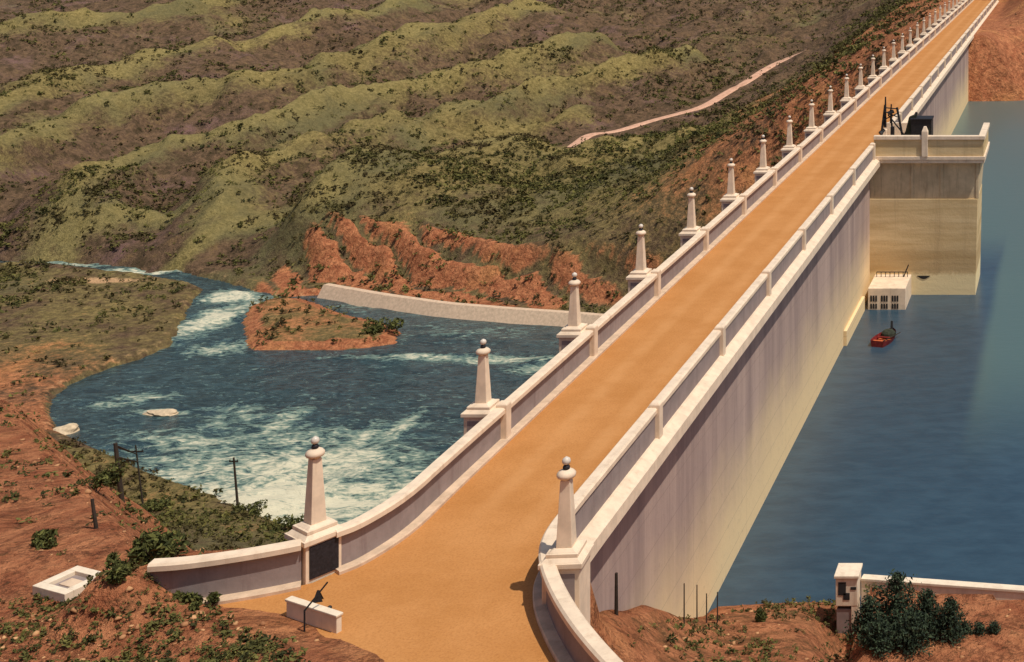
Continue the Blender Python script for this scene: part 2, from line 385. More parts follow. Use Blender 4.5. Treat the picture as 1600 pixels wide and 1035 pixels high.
ROAD = [(-21.35, 60), (-21.3, 41.5), (-22.5, 38.4), (-24.6, 37.35), (-24.3, 36.9), (-22.2, 36.2), (-20.0, 35.2), (-17.6, 33.4), (-13.5, 29.5), (-8, 24.5), (3, 17),
        (0, 23), (-8, 28.8), (-10.2, 30.8), (-12.5, 33.3), (-14.2, 35.6), (-15.3, 37.5), (-15.72, 39), (-15.75, 60)]
def terrain(X, Y, full=False):
    inr = inside(X, Y, river_poly) & ~inside(X, Y, isl_poly)
    d1 = pdist(X, Y, river_poly + river_poly[:1]); d2 = pdist(X, Y, isl_poly + isl_poly[:1])
    d = np.minimum(d1, d2)
    isl = inside(X, Y, isl_poly)
    # hills across the river
    base = -54.2 + 0.11 * np.maximum(0, Y - 265) + 0.05 * np.maximum(0, Y - 560)
    hump = np.zeros(X.shape); crest_light = np.zeros(X.shape)
    wx = fbm(X, Y, 28, 3, 40) * 5; wy = fbm(X, Y, 28, 3, 50) * 5
    for pts, h, w_ in RIDGES:
        dd = pdist(X + wx, Y + wy, pts)
        e = np.exp(-(dd / w_) ** 1.6); hump = np.maximum(hump, h * e); crest_light = np.maximum(crest_light, np.exp(-(dd / (w_ * 0.68)) ** 2))
    farm = sstep(250, 275, Y)
    onf = sstep(262, 300, Y + (X + 150) * 0.05)
    big = fbm(X, Y, 130, 3, 5) * 26 * sstep(520, 900, Y) + sstep(600, 1500, Y) * 70
    hills = base + hump * 1.15 * (0.25 + 0.75 * onf) + big + (fbm(X, Y, 26, 4, 9) * 5.5 - np.abs(fbm(X, Y * 0.5, 13, 3, 14)) * 6.0 * sstep(270, 300, Y) + fbm(X, Y, 6, 3, 12) * 0.9) * farm
    # red rock cut above the river wall
    cm = sstep(-172, -160, X) * sstep(-30, -70, X) * sstep(236, 246, Y)
    ax_ = (X * 0.50 + Y * 0.86) + fbm(X, Y, 14, 3, 24) * 5.0
    rib = (1 - np.abs(np.sin(ax_ * 0.62))) ** 1.2 + 0.55 * np.abs(fbm(ax_ * 1.2, (Y - X) * 0.4, 4.0, 4, 21))
    cl = 9.0 * sstep(1.0, 15, d) * cm * (1 - 0.0 * X)
    dc = pdist(X, Y, CLIFF)
    rockm = np.exp(-(dc / 11.0) ** 3) * cm
    hills = hills + cl * sstep(330, 285, Y) - (rib - 0.4) * 5.0 * rockm
    # floodplain on the left and the island
    plain = -54.1 + np.minimum(d, 25) * 0.03 + fbm(X, Y, 11, 4, 17) * 0.35
    hills = np.minimum(hills, 400)
    tz = plain + (hills - plain) * sstep(262, 274, Y + np.maximum(0, X + 175) * 0.25)
    # near bank, falling from the abutment to the river
    prof = np.interp(Y + fbm(X, Y, 14, 3, 60) * 2.0 * sstep(40, 55, Y), [0, 10, 20, 30, 35, 38, 41, 46, 50, 54, 60, 80, 100, 135, 160, 175], [17, 12, 6, 0.8, -0.2, -0.4, -1.2, -2.9, -5.6, -10, -15, -28, -37, -47, -54.6, -55])
    nb = -55 + d * 0.42
    near = np.where(Y < 100, prof, np.minimum(prof, nb * 0.5 + prof * 0.5))
    # the red spur on the left
    inc = inside(X, Y, CREST_POLY); dcr = pdist(X, Y, CREST)
    plat = np.where(Y > 38, -0.15 - 0.195 * (Y - 38), np.interp(Y, [0, 10, 20, 30, 34, 38], [17, 12, 6, 0.9, -0.1, -0.15])) - 0.10 * np.maximum(0, Y - 75)
    plat = plat + fbm(X, Y, 5, 4, 33) * 0.45 * sstep(28, 36, Y) + 0.25 * np.exp(-(dcr / 2.5) ** 2) * sstep(39, 44, Y)
    spur = np.where(inc, plat, plat - 0.95 * dcr - 0.10 * dcr ** 1.3)
    near = np.maximum(near, spur)
    near = near + fbm(X, Y, 6, 4, 70) * 0.5 * sstep(40, 50, Y)
    tz = np.where(Y < 178, near + (tz - near) * sstep(160, 178, Y + np.where(d < 0, 0, 0)), tz)
    leftpl = sstep(-118, -130, X) * sstep(150, 175, Y)          # the plain reaches nearer on the left
    tz = tz
    # river bed, island
    bank = RIV + 0.35 + np.minimum(d, 6) * 0.16
    tz = np.where(isl, RIV + np.minimum(d * 0.35, 1.3) + fbm(X, Y, 5, 3, 80) * 0.25, tz)
    edge = sstep(0, 5, d)
    tz = np.where(inr, RIV - np.minimum(0.25 + d * 0.4, 3.0), np.where(isl, tz, np.minimum(tz, RIV + 0.25 + d * np.where(cm > 0.3, 1.2, 0.9) - np.where(cm > 0.3, 0.9, 0)) ))
    tz = np.where((~inr) & (d < 3), np.maximum(tz, RIV + np.where(cm > 0.3, -0.6, 0.15) + d * 0.1), tz)
    # far abutment on the downstream side
    wa = sstep(-120, -24, X) * sstep(205, 262, Y) * np.where(inr, 0, sstep(3, 32, d1))
    tgt = -0.4 + np.maximum(0, Y - 250) * 0.055 + fbm(X, Y, 18, 4, 90) * 2.5 - 0.24 * np.maximum(0, -24 - X)
    tz = np.where(Y > 200, tz + (np.maximum(tz, tgt) - tz) * wa, tz)
    # upstream side
    bankr = np.interp(Y, [0, 10, 20, 30, 36, 40, 45, 50, 54, 58.3, 60, 70], [17, 11.5, 5.5, -0.5, -2.8, -4.3, -6.3, -8.1, -9.5, -11.3, -13, -22])
    bankr = bankr + 2.2 * np.exp(-((X + 15.6) / 1.9) ** 2) * sstep(55, 43, Y) + fbm(X, Y, 4, 4, 61) * 0.35 * sstep(38, 44, Y)
    bankr = bankr - 1.5 * np.exp(-((X + 0.172 * Y) / 0.9) ** 2) * sstep(45, 47, Y) * sstep(56.8, 55.8, Y)
    bankr = np.where(Y < 56.5, np.maximum(bankr, RES + 0.2), bankr)
    terr = np.interp(Y + np.clip(X + 9.75, 0, 40) * 0.14, [0, 10, 20, 34, 44, 47.5, 56.0, 56.3, 60, 70], [17, 11.5, 5.5, -2.0, -7.0, -8.8, -9.1, -13.5, -15, -22]) + fbm(X, Y, 3, 3, 66) * 0.10
    bankr = bankr + (terr - bankr) * sstep(-0.02, 0.3, X + 0.16 * Y)
    farr = np.interp(Y + fbm(X, Y, 9, 4, 62) * 3, [205, 214, 217, 222, 232, 260, 320, 500, 900, 2500], [-22, -16, -11.6, -5.5, -0.3, 6, 20, 60, 110, 160])
    rightsh = -22 + sstep(180, 420, X) * 90 + fbm(X, Y, 60, 3, 63) * 6
    ups = np.where(Y < 70, np.maximum(bankr, rightsh), np.where(Y > 205, np.maximum(farr, rightsh), rightsh))
    tz = np.where(X > -19, ups, tz)
    # flat bed under the road and its approaches
    dk = pdist(X, Y, CORR)
    rw = np.where(Y > 216, sstep(14, 5, dk), np.where(Y < 41.5, 0, 0))
    mnd = pdist(X, Y, [(-27.3, 36.5), (-25.2, 36.0), (-23.4, 35.5), (-21.4, 34.6), (-19.8, 33.6), (-17.2, 31.7), (-13, 28)])
    tz = np.where(((X < -18) | (mnd < 1.8)) & (Y < 41), np.maximum(tz, -0.06) + 0.42 * np.exp(-(mnd / 1.1) ** 2) * (1 + 0.8 * fbm(X, Y, 1.6, 3, 68)) + 1.25 * np.exp(-((X + 27.1) ** 2 + (Y - 36.6) ** 2) / 1.0), tz)
    ri = inside(X, Y, ROAD); rd = pdist(X, Y, ROAD)
    sg_ = np.where(ri, rd, -rd); lo_ = np.where((mnd < 2.2) & (Y < 37.2), 0.35, -1.0)
    rw = np.where(Y < 41.5, sstep(lo_, lo_ + 0.8, sg_), rw)
    tz = tz + (-0.12 - tz) * rw
    tz = np.where((Y > 41.5) & (Y < 216) & (np.abs(X + 19) < 3.2), -14.0, tz)      # inside the dam
    if not full: return tz
    red = np.zeros(X.shape)
    red = np.maximum(red, np.where(rockm > 0.35, rockm * (1.25 - 1.25 * sstep(0.50, 0.78, rib) - 0.35 * sstep(-112, -88, X)) * (0.98 + 0.4 * fbm(X, Y, 9, 3, 27)), rockm))
    grass_rock = rockm * sstep(0.5, 0.8, rib)
    red = np.maximum(red, sstep(-130, -50, X) * sstep(215, 260, Y) * sstep(420, 330, Y) * 0.62)
    red = np.maximum(red, np.where((X > -24) & (Y > 200), 1.0, 0))
    red = np.maximum(red, sstep(110, 70, Y) * 0.92)
    red = np.maximum(red, np.where((Y < 178) & (Y >= 70), 0.30, 0))
    red = np.maximum(red, np.where(isl, 0.45, 0))
    red = np.where(isl & (d < 2.5), 0.9, red)
    pl = sstep(274, 262, Y) * sstep(178, 186, Y)
    red = np.maximum(red, np.where((~inr) & (~isl), pl * (0.24 + 0.36 * sstep(235, 190, Y)), 0))
    mh = np.exp(-(((X + 118) / 58) ** 2 + ((Y - 300) / 46) ** 2) ** 1.5)
    grass = 0.72 * mh + crest_light ** 1.3 * (0.45 + 0.9 * (0.5 + 0.5 * fbm(X, Y, 30, 3, 19))) * sstep(255, 275, Y) * 0.9 + 0.19 + 0.45 * fbm(X, Y, 40, 3, 23)  # grass cover, plus painted light: crests brightened, flanks left dark brown
    grass = np.where(Y < 178, 0.62, grass)
    grass = np.where((Y < 75) & (X < -22), 0.35, grass); grass = np.where((Y < 60) & (X > -20), 0.72, grass); red = np.where((Y < 60) & (X > -15) & (X < -9), 0.62, red)
    grass = grass + 0.3 * grass_rock; grass = np.where(pl > 0.5, 0.52, grass); grass = np.where(isl, 0.7, grass)
    sand = np.zeros(X.shape)
    sand = np.where((~inr) & (~isl) & (d < 1.8) & (pl > 0.3), 0.36, sand)
    p1 = back(150, 447, RIV); sand = np.maximum(sand, 0.8 * np.exp(-(((X - p1[0]) / 13) ** 2 + ((Y - p1[1]) / 3.0) ** 2)) * pl)
    return tz, red, grass, sand, np.where(Y > 262, crest_light ** 1.5 * (0.6 + 0.8 * (0.5 + 0.5 * fbm(X, Y, 24, 3, 29))), 0)

def axis(segs):
    r = []
    for a, b, st in segs: r += list(np.arange(a, b, st))
    return np.array(r)
gx = axis([(-1600, -700, 60), (-700, -400, 12), (-400, -300, 2.0), (-300, -60, 0.9), (-60, -3, 0.55), (-3, 30, 1.5), (30, 200, 10), (200, 1200, 60)])
gy = axis([(-60, 20, 8), (20, 32, 1.5), (32, 62, 0.5), (62, 140, 1.3), (140, 430, 0.95), (430, 640, 2.2), (640, 1000, 12), (1000, 3000, 80)])
GX, GY = np.meshgrid(gx, gy)
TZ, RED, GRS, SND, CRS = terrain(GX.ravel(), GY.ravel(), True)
nx, ny = len(gx), len(gy)
idx = np.arange(nx * ny).reshape(ny, nx)
F = np.stack([idx[:-1, :-1].ravel(), idx[:-1, 1:].ravel(), idx[1:, 1:].ravel(), idx[1:, :-1].ravel()], 1)
TZ2 = TZ.reshape(ny, nx)
def ground(X, Y):
    X = np.asarray(X, float); Y = np.asarray(Y, float)
    i = np.clip(np.searchsorted(gx, X) - 1, 0, nx - 2); j = np.clip(np.searchsorted(gy, Y) - 1, 0, ny - 2)
    u = (X - gx[i]) / (gx[i + 1] - gx[i]); v = (Y - gy[j]) / (gy[j + 1] - gy[j])
    return (TZ2[j, i] * (1 - u) + TZ2[j, i + 1] * u) * (1 - v) + (TZ2[j + 1, i] * (1 - u) + TZ2[j + 1, i + 1] * u) * v
def hit(px, py, y0=25.0, y1=1200.0):
    Y = np.arange(y0, y1, 0.2); X = (px - VX) / FP * Y; Z = EYE - (py - VY) / FP * Y
    g = ground(X, Y); k = np.argmax(g >= Z)
    if g[k] < Z[k]: k = len(Y) - 1
    return float(X[k]), float(Y[k]), float(g[k])

def dense(pts, st=0.5):
    r = [pts[0]]
    for a, c in zip(pts, pts[1:]):
        L = math.hypot(c[0] - a[0], c[1] - a[1]); k = max(1, int(L / st))
        for i in range(1, k + 1): r.append((a[0] + (c[0] - a[0]) * i / k, a[1] + (c[1] - a[1]) * i / k))
    return r
def smooth_path(pts, it=2):
    for _ in range(it):
        q = [pts[0]]
        for a, c in zip(pts, pts[1:]):
            q += [(a[0] * .75 + c[0] * .25, a[1] * .75 + c[1] * .25), (a[0] * .25 + c[0] * .75, a[1] * .25 + c[1] * .75)]
        pts = q + [pts[-1]]
    return pts
# grade a bench for the dirt road, then lay the sheet
track_px = [(890, 222), (915, 217), (960, 207), (1010, 193), (1060, 178), (1100, 163), (1140, 146), (1165, 128), (1200, 106), (1235, 88), (1262, 74)]
tp = [hit(px, py, 200) for px, py in track_px]
tp2 = dense(smooth_path([(x, y) for x, y, z in tp], 3), 2.0)
tz_ = ground([p[0] for p in tp2], [p[1] for p in tp2])
ker = np.hanning(41); ker /= ker.sum(); tz_ = np.convolve(np.pad(tz_, 20, mode='edge'), ker, 'valid')
sel = (GX.ravel() < -20) & (GY.ravel() > 220) & (GY.ravel() < 900); sx_, sy_ = GX.ravel()[sel], GY.ravel()[sel]
dT, zT = pdist(sx_, sy_, tp2, list(tz_))
TZ[sel] += (zT - TZ[sel]) * sstep(10.0, 2.6, dT)
o = np_mesh('hillside', np.stack([GX.ravel(), GY.ravel(), TZ], 1), F, M['ground'], True, {'red': RED, 'grass': GRS, 'sand': SND, 'crest_light': CRS})
tag(o, kind='structure')

# ------------------------------------------------------------------ water
wxs = np.arange(-420, -30, 1.0); wys = np.arange(128, 300, 0.8)
WX, WY = np.meshgrid(wxs, wys); X = WX.ravel(); Y = WY.ravel()
foam = np.zeros(X.shape)
FOAM = [(420, 785, 260, 55, 1.0), (480, 735, 190, 50, .82), (400, 700, 240, 45, .5), (330, 730, 130, 28, .68), (590, 770, 80, 40, .8), (440, 660, 30, 30, .62), (545, 700, 28, 40, .7), (625, 670, 18, 35, .68),
        (290, 690, 90, 12, .55), (250, 645, 45, 5, .95), (225, 620, 60, 10, .55), (170, 632, 50, 6, .5), (480, 700, 90, 16, .45), (370, 650, 90, 20, .42),
        (330, 500, 42, 38, .85), (340, 545, 50, 14, .6), (360, 465, 50, 12, .8), (240, 424, 120, 5, .8), (90, 414, 80, 4, .8), (640, 558, 110, 5, .75), (780, 562, 110, 7, .72), (850, 575, 60, 10, .6),
        (560, 480, 60, 8, .35), (700, 520, 160, 14, .25), (400, 840, 200, 30, .9), (600, 830, 120, 40, .85)]
for px, py, a, b, s in FOAM:
    cx, cy = back(px, py, RIV); rx = a * cy / FP; ry = b * cy * cy / (FP * 75)
    foam = np.maximum(foam, s * np.exp(-(((X - cx) / rx) ** 2 + ((Y - cy) / ry) ** 2) ** 1.3))
WZ = RIV + (fbm(X * 0.7, Y * 1.5, 5, 4, 101)) * (0.15 + 1.1 * foam) + fbm(X, Y, 2.6, 2, 105) * 0.45 * foam
n0, n1_ = len(wxs), len(wys); idx = np.arange(n0 * n1_).reshape(n1_, n0)
F = np.stack([idx[:-1, :-1].ravel(), idx[:-1, 1:].ravel(), idx[1:, 1:].ravel(), idx[1:, :-1].ravel()], 1)
tag(np_mesh('river', np.stack([X, Y, WZ], 1), F, M['river'], True, {'foam': foam}), kind='structure')
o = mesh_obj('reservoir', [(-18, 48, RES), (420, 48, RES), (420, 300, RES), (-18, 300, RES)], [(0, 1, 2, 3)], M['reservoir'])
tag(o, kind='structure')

# ------------------------------------------------------------------ the dam
XL, XR = -21.3, -15.75           # inner faces of the two parapets
YN, YF = 40.0, 226.0
dam = empty('dam', (0, 0, 0), 0, 'long mauve concrete dam with cream cornice carrying the orange driveway between two waters', 'dam')
b = MB()
sec = [(-22.3, -0.35), (-15.9, -0.35), (-15.9, -30), (-15.5, -60), (-66, -60), (-27, -5.0), (-22.6, -3)]
vs = [(x, YN - 1, z) for x, z in sec] + [(x, YF, z) for x, z in sec]; m_ = len(sec)
b.add(vs, [(j, (j + 1) % m_, m_ + (j + 1) % m_, m_ + j) for j in range(m_)] + [tuple(range(m_)), tuple(range(2 * m_ - 1, m_ - 1, -1))])
b.build('dam_wall', M['dam'], dam)
# small buttress step on the upstream face by the intake
MB().frustum((-15.89, -15.62, 93.0, 101.5, -20), (-15.89, -15.66, 93.0, 101.5, -10.1)).build('buttress', M['dam'], dam, 0.03)

TY0, TY1 = 105.6, 112.0          # intake tower
YEND = 318.0
left_path = [(XL, YEND), (XL, 50.0)] + smooth_path([(XL, 50.0), (XL, 44), (-21.25, 41.5), (-21.7, 39.6), (-22.15, 39.0)], 2)
left_wing = smooth_path([(-22.75, 38.25), (-23.4, 37.9), (-24.6, 37.4), (-25.6, 37.1), (-26.4, 37.0)], 2)
right_far = [(XR, YEND), (XR, TY1 - 0.3)]
right_near = [(XR, TY0 + 0.3), (XR, 43.5)] + smooth_path([(XR, 43.5), (XR, 41), (-15.72, 39.0), (-15.3, 37.5), (-14.2, 35.6), (-12.5, 33.3), (-10.2, 30.8), (-8, 28.8)], 3)

def rail_sec(sgn, z0, z1, a, c, cr=0.05):    # rounded bar outline; u measured outward from the inner face
    return [(sgn * u, z) for u, z in [(a, z0), (c, z0), (c, z1 - cr), (c - cr, z1), (a + cr, z1), (a, z1 - cr)]]
def parapet(name, paths, sgn, label, cornice=True):
    root = empty(name, (paths[0][-1][0], paths[0][-1][1], 0), 0, label, 'parapet')
    inv = Matrix.Translation(root.location).inverted()
    def sw(part, mat, sec, bev=0.02):
        q = MB()
        for p in paths: q.sweep(p, sec)
        q.v = [(x - root.location.x, y - root.location.y, z) for x, y, z in q.v]
        return q.build(part, mat, root)
    sw('panel', M['panel'], rail_sec(sgn, -0.05, 1.11, 0.07, 0.26, 0.01))
    sw('coping', M['cream'], rail_sec(sgn, 1.10, 1.31, -0.10, 0.33, 0.06))
    if cornice:
        sw('ledge', M['cream'], [(sgn * u, z) for u, z in [(0.16, 0.16), (0.36, 0.15), (0.74, -0.05), (0.76, -0.50), (0.16, -0.52)]])
    return root
def strip_curb(root, paths, sgn):
    q = MB()
    for p in paths: q.sweep(p, rail_sec(sgn, -0.10, 0.13, -0.26, 0.12, 0.03))
    q.v = [(x - root.location.x, y - root.location.y, z) for x, y, z in q.v]
    return q.build('curb', M['curb'], root)

PL = parapet('parapet', [left_path, left_wing], -1, 'long parapet of mauve panels and cream rail along the left road edge')
strip_curb(PL, [left_path, left_wing], -1)
PR = parapet('parapet', [right_near], 1, 'near upstream parapet on the right road edge, curling round the right-hand lamp pillar', True)
strip_curb(PR, [right_near], 1)
PR2 = parapet('parapet', [right_far], 1, 'far upstream parapet on the right road edge, beyond the intake tower', True)
strip_curb(PR2, [right_far], 1)

SP = 9.16; Y0 = 48.9
post_proto = None
def post(root, x, y, sgn):
    global post_proto
    if post_proto is None:
        q = MB(); q.box(-0.21, 0.21, -0.21, 0.21, -0.5, 1.40).frustum((-0.21, 0.21, -0.21, 0.21, 1.40), (-0.15, 0.15, -0.15, 0.15, 1.47))
        p = q.build('post', M['cream'], root, 0.02); post_proto = p
    else:
        p = post_proto.copy(); COL.objects.link(p); p.parent = root
    p.location = (x - root.location.x, y - root.location.y, 0)
    return p
k = 0
YS = []
while Y0 + SP * k < YEND - 2:
    YS.append(Y0 + SP * k); k += 1
for y in YS:
    post(PL, XL - 0.05, y, -1)
    if y < TY0 - 2: post(PR, XR + 0.22, y, 1)
    elif y > TY1: post(PR2, XR + 0.22, y, 1)
post(PR2, XR + 0.22, TY1 - 0.3, 1); post(PR, XR + 0.22, TY0 - 0.9, 1)

# roadway: one sheet over the dam and its approaches
lp = [(p[0], p[1]) for p in left_path] + [(-22.4, 38.6)] + left_wing[:-8]
rp = [right_far[0]] + [(XR, 120), (XR, 100)] + right_near[1:]
RZ = 0.012
rows = 0
pts_l = [(XL - 0.05, 318), (XL - 0.05, 50)] + left_path[2:] + [(-22.5, 38.4), (-23.4, 37.85), (-24.6, 37.35), (-24.3, 36.9), (-22.2, 36.2), (-20.0, 35.2), (-17.6, 33.4), (-13.5, 29.5), (-8, 24.5), (3, 17)]
pts_r = [(XR + 0.05, 318), (XR + 0.05, 43.5)] + right_near[2:] + [(0, 23)]
poly = [(x, y, RZ) for x, y in pts_l] + [(x, y, RZ) for x, y in reversed(pts_r)]
bm = bmesh.new(); bv = [bm.verts.new(p) for p in poly]
es = [bm.edges.new((bv[i], bv[(i + 1) % len(bv)])) for i in range(len(bv))]
bmesh.ops.triangle_fill(bm, use_beauty=True, edges=es)
bmesh.ops.recalc_face_normals(bm, faces=bm.faces)
me = bpy.data.meshes.new('roadway'); bm.to_mesh(me); bm.free()
for p in me.polygons:
    if p.normal.z < 0: p.flip()
me.materials.append(M['road'])
o = bpy.data.objects.new('roadway', me); COL.objects.link(o); tag(o, kind='structure')

# ------------------------------------------------------------------ lamp pillars
def lamp_pillar(plaque=False, rail_side=1, sc=1.0, low=-0.9):
    root = empty('lamp_pillar')
    q = MB().box(-0.52, 0.52, -0.5, 0.5, low, 1.06)
    ped = q.build('pedestal', M['cream'] if plaque else M['cream'], root, 0.03)
    if not plaque:
        for sx, sy in ((0, -1),):
            MB().box(-0.38, 0.38, -0.512, -0.49, 0.0, 0.90).build('pedestal_shade_panel', M['panel'], root, 0.004)  # mauve plate on the front only: shade of that face put into colour
    q = MB().box(-0.60, 0.60, -0.58, 0.58, 1.06, 1.20).frustum((-0.56, 0.56, -0.54, 0.54, 1.20), (-0.44, 0.44, -0.43, 0.43, 1.30)).box(-0.44, 0.44, -0.43, 0.43, 1.30, 1.40).frustum((-0.38, 0.38, -0.37, 0.37, 1.40), (-0.27, 0.27, -0.27, 0.27, 1.47))
    q.build('pedestal_cap', M['cream'], root, 0.015)
    MB().frustum((-0.225, 0.225, -0.225, 0.225, 1.46), (-0.135, 0.135, -0.135, 0.135, 3.24)).build('obelisk', M['cream'], root, 0.02)
    MB().lathe([(0.13, 3.235), (0.15, 3.27), (0.24, 3.31), (0.26, 3.35), (0.26, 3.41), (0.20, 3.47), (0.12, 3.51)], 16).build('collar', M['cream'], root, 0, True)
    f = MB().lathe([(0.07, 3.51), (0.095, 3.53), (0.10, 3.58), (0.075, 3.62), (0.05, 3.64)], 14).build('lamp', M['bronze'], root, 0, True)
    MB().lathe([(0.05, 3.64), (0.10, 3.67), (0.12, 3.73), (0.10, 3.80), (0.02, 3.85)], 12).build('globe', M['globe'], f, 0, True)
    return root
proto = lamp_pillar()
LG = 'lamp pillars along the downstream parapet'
ords = ['first', 'second', 'third', 'fourth', 'fifth', 'sixth', 'seventh', 'eighth', 'ninth', 'tenth', 'eleventh', 'twelfth', 'thirteenth', 'fourteenth',
        'fifteenth', 'sixteenth', 'seventeenth', 'eighteenth', 'nineteenth', 'twentieth', 'twenty-first', 'twenty-second', 'twenty-third', 'twenty-fourth', 'twenty-fifth', 'twenty-sixth', 'twenty-seventh', 'twenty-eighth', 'twenty-ninth', 'thirtieth']
for i, y in enumerate(YS):
    p = proto if i == 0 else clone(proto)
    p.location = (XL - 0.85, y + 0.05, 0)
    tag(p, 'white obelisk lamp pillar on left parapet, %s beyond the black-plaque pillar' % ords[i], 'lamp pillar', LG)
# corner pillar with the plaque
cp = lamp_pillar(True); cp.scale = (1.02, 1.02, 1.08); cp.location = (-22.78, 39.02, 0); cp.rotation_euler = (0, 0, math.radians(-33 + 90))
# plaque on the face turned to the road (local -y after the turn)
MB().box(-0.42, 0.42, -0.535, -0.49, 0.10, 1.00).build('plaque', M['bronze'], cp, 0.01)
tag(cp, 'large white obelisk lamp pillar with a black plaque where the left parapet turns outward', 'lamp pillar')
rpil = lamp_pillar(False, low=-3.0); rpil.scale = (1.04, 1.04, 1.08); rpil.location = (-14.55, 37.55, 0.0); rpil.rotation_euler = (0, 0, math.radians(4))
tag(rpil, 'white obelisk lamp pillar alone on the right, behind the curling parapet end', 'lamp pillar')

# ------------------------------------------------------------------ intake tower on the reservoir side
tw = empty('intake_tower', (-11, TY0, RES), 0, 'square tan concrete intake tower rising from the reservoir against the dam', 'tower')
def twb(mb, name, mat, bev=0.03, parent=tw):
    off = (tw.location.x, tw.location.y, tw.location.z)
    mb.v = [(x - off[0], y - off[1], z - off[2]) for x, y, z in mb.v]
    return mb.build(name, mat, parent, bev)
xr = -6.35
twb(MB().frustum((-16.2, -7.45, TY0 + .0, TY1 - .4, -24), (-16.2, -7.0, TY0 + .0, TY1 - .4, -3.3)), 'tower_wall', M['tower'])
q = MB().frustum((-16.2, -7.02, TY0 + .16, TY1 - .5, -3.3), (-16.2, -6.75, TY0 + .16, TY1 - .5, -0.25))
twb(q, 'upper_wall', M['tower_band'])
for x0, x1 in ((-15.9, -15.55), (-12.55, -12.3), (-10.1, -9.85), (-7.15, -6.9)):
    twb(MB().box(x0, x1, TY0 + .08, TY0 + .3, -3.28, -0.27), 'pilaster', M['tower_band'])
twb(MB().box(-16.0, xr - .05, TY0 - .45, TY1, -0.26, 0.02).box(-16.0, xr, TY0 - .55, TY1 + .1, 0.02, 0.30), 'cornice', M['cream'])
twb(MB().box(-15.5, xr - .12, TY0 - .42, TY0 - .12, 0.30, 1.68).box(xr - .42, xr - .12, TY0 - .12, TY1 - .1, 0.30, 1.68), 'parapet', M['tower'])
twb(MB().box(-15.5, xr - .0, TY0 - .55, TY0 + .02, 1.68, 1.98).box(xr - .54, xr, TY0 + .02, TY1, 1.68, 1.98), 'coping', M['cream'])
twb(MB().box(-15.45, -12.4, TY1 + .3, TY1 + .6, -0.2, 1.9), 'back_parapet', M['cream'])
twb(MB().box(-11.55, -11.05, TY0 - .62, TY0 - .05, 0.29, 2.35).frustum((-11.55, -11.05, TY0 - .62, TY0 - .05, 2.35), (-11.4, -11.2, TY0 - .45, TY0 - .2, 2.75)), 'parapet_pier', M['cream'])
# gate block at the foot with its slotted screens
gb = twb(MB().box(-15.44, -12.45, 101.6, TY0 - .01, -20, -9.5), 'gate_block', M['cream'], 0.05)
off = tw.location
def gpart(mb, name, mat):
    mb.v = [(x - off.x, y - off.y, z - off.z) for x, y, z in mb.v]
    return mb.build(name, mat, gb)
for g in range(3):
    for r_, (za, zb) in enumerate(((-10.55, -10.08), (-11.12, -10.72))):
        q = MB()
        for i in range(3): q.box(-15.25 + g * 0.85 + i * 0.2, -15.12 + g * 0.85 + i * 0.2, 101.57, 101.66, za, zb)
        gpart(q, 'screen', M['hole'])
q = MB()
for i in range(8): q.bar((-15.2 + i * 0.36, 104.8, -9.52), (-15.2 + i * 0.36, 104.8, -9.1), 0.03)
q.bar((-15.2, 104.8, -9.1), (-12.68, 104.8, -9.1), 0.04); q.bar((-13.0, 104.8, -9.5), (-12.6, 104.8, -8.5), 0.05)
gpart(q, 'railing', M['dark'])
q = MB().add([(-12.0 + 1.1 * t_ / 8, TY0 - 0.03, -9.62 - 0.28 * math.sin(math.pi * t_ / 8)) for t_ in range(9)] + [(-12.0 + 1.1 * t_ / 8, TY0 + 0.06, -9.62 - 0.28 * math.sin(math.pi * t_ / 8)) for t_ in range(9)],
    [tuple(range(9)), tuple(range(17, 8, -1))] + [(i, i + 1, i + 10, i + 9) for i in range(8)])
twb(q, 'outlet', M['hole'], 0)

# derrick and winch house on the tower deck
dk = empty('derrick', (-14.6, 108.5, 0.3), 0, 'dark iron derrick with splayed legs and tangled rigging on the tower deck', 'derrick')
q = MB()
q.bar((-0.9, 0, 0), (-0.45, 0.2, 3.7), .10).build('leg', M['dark'], dk)
MB().bar((1.25, 0, 0), (0.55, 0.2, 3.5), .10).build('leg', M['dark'], dk)
MB().bar((0.1, 1.3, 0), (0.0, 0.3, 3.3), .08).build('leg', M['dark'], dk)
MB().bar((-0.45, .2, 1.8), (-0.42, .2, 4.4), .12, .06).build('mast', M['dark'], dk)
MB().bar((-0.2, .1, 2.9), (1.35, 0, 1.0), .06).bar((1.2, 0, 1.0), (2.25, .1, 3.1), .16, .12).build('boom', M['dark'], dk)
MB().bar((-0.5, 0, 2.5), (0.6, 0.1, 3.0), .05).bar((-0.5, 0, 3.2), (0.6, 0.1, 2.7), .05).bar((-0.4, 0, 3.5), (0.5, 0.1, 3.4), .05).bar((0.1, 0, 3.8), (0.0, 0.1, 2.2), .06).bar((-.2, 0, 3.0), (.3, .1, 3.2), .16).build('rigging', M['dark'], dk)
MB().box(0.05, 0.35, -0.2, 0.2, 0, 1.9).build('winch', M['dark'], dk, 0.02)
MB().bar((-.85, 0, 1.3), (-.55, .3, 1.6), .2, .12).build('pulley', M['dark'], dk)
wh = empty('winch_house', (-12.0, 108.6, 0.3), 0, 'black box-shaped winch house on the tower deck beside the derrick', 'hut')
MB().box(-0.75, 0.95, -0.8, 0.8, 0, 2.55).build('wall', M['dark'], wh, 0.02)
MB().box(-0.82, 1.02, -0.88, 0.88, 2.55, 2.68).build('roof', M['dark'], wh, 0.02)
MB().box(0.25, 0.85, -0.83, -0.79, 0.0, 1.9).build('door', M['canvas'], wh, 0.01)
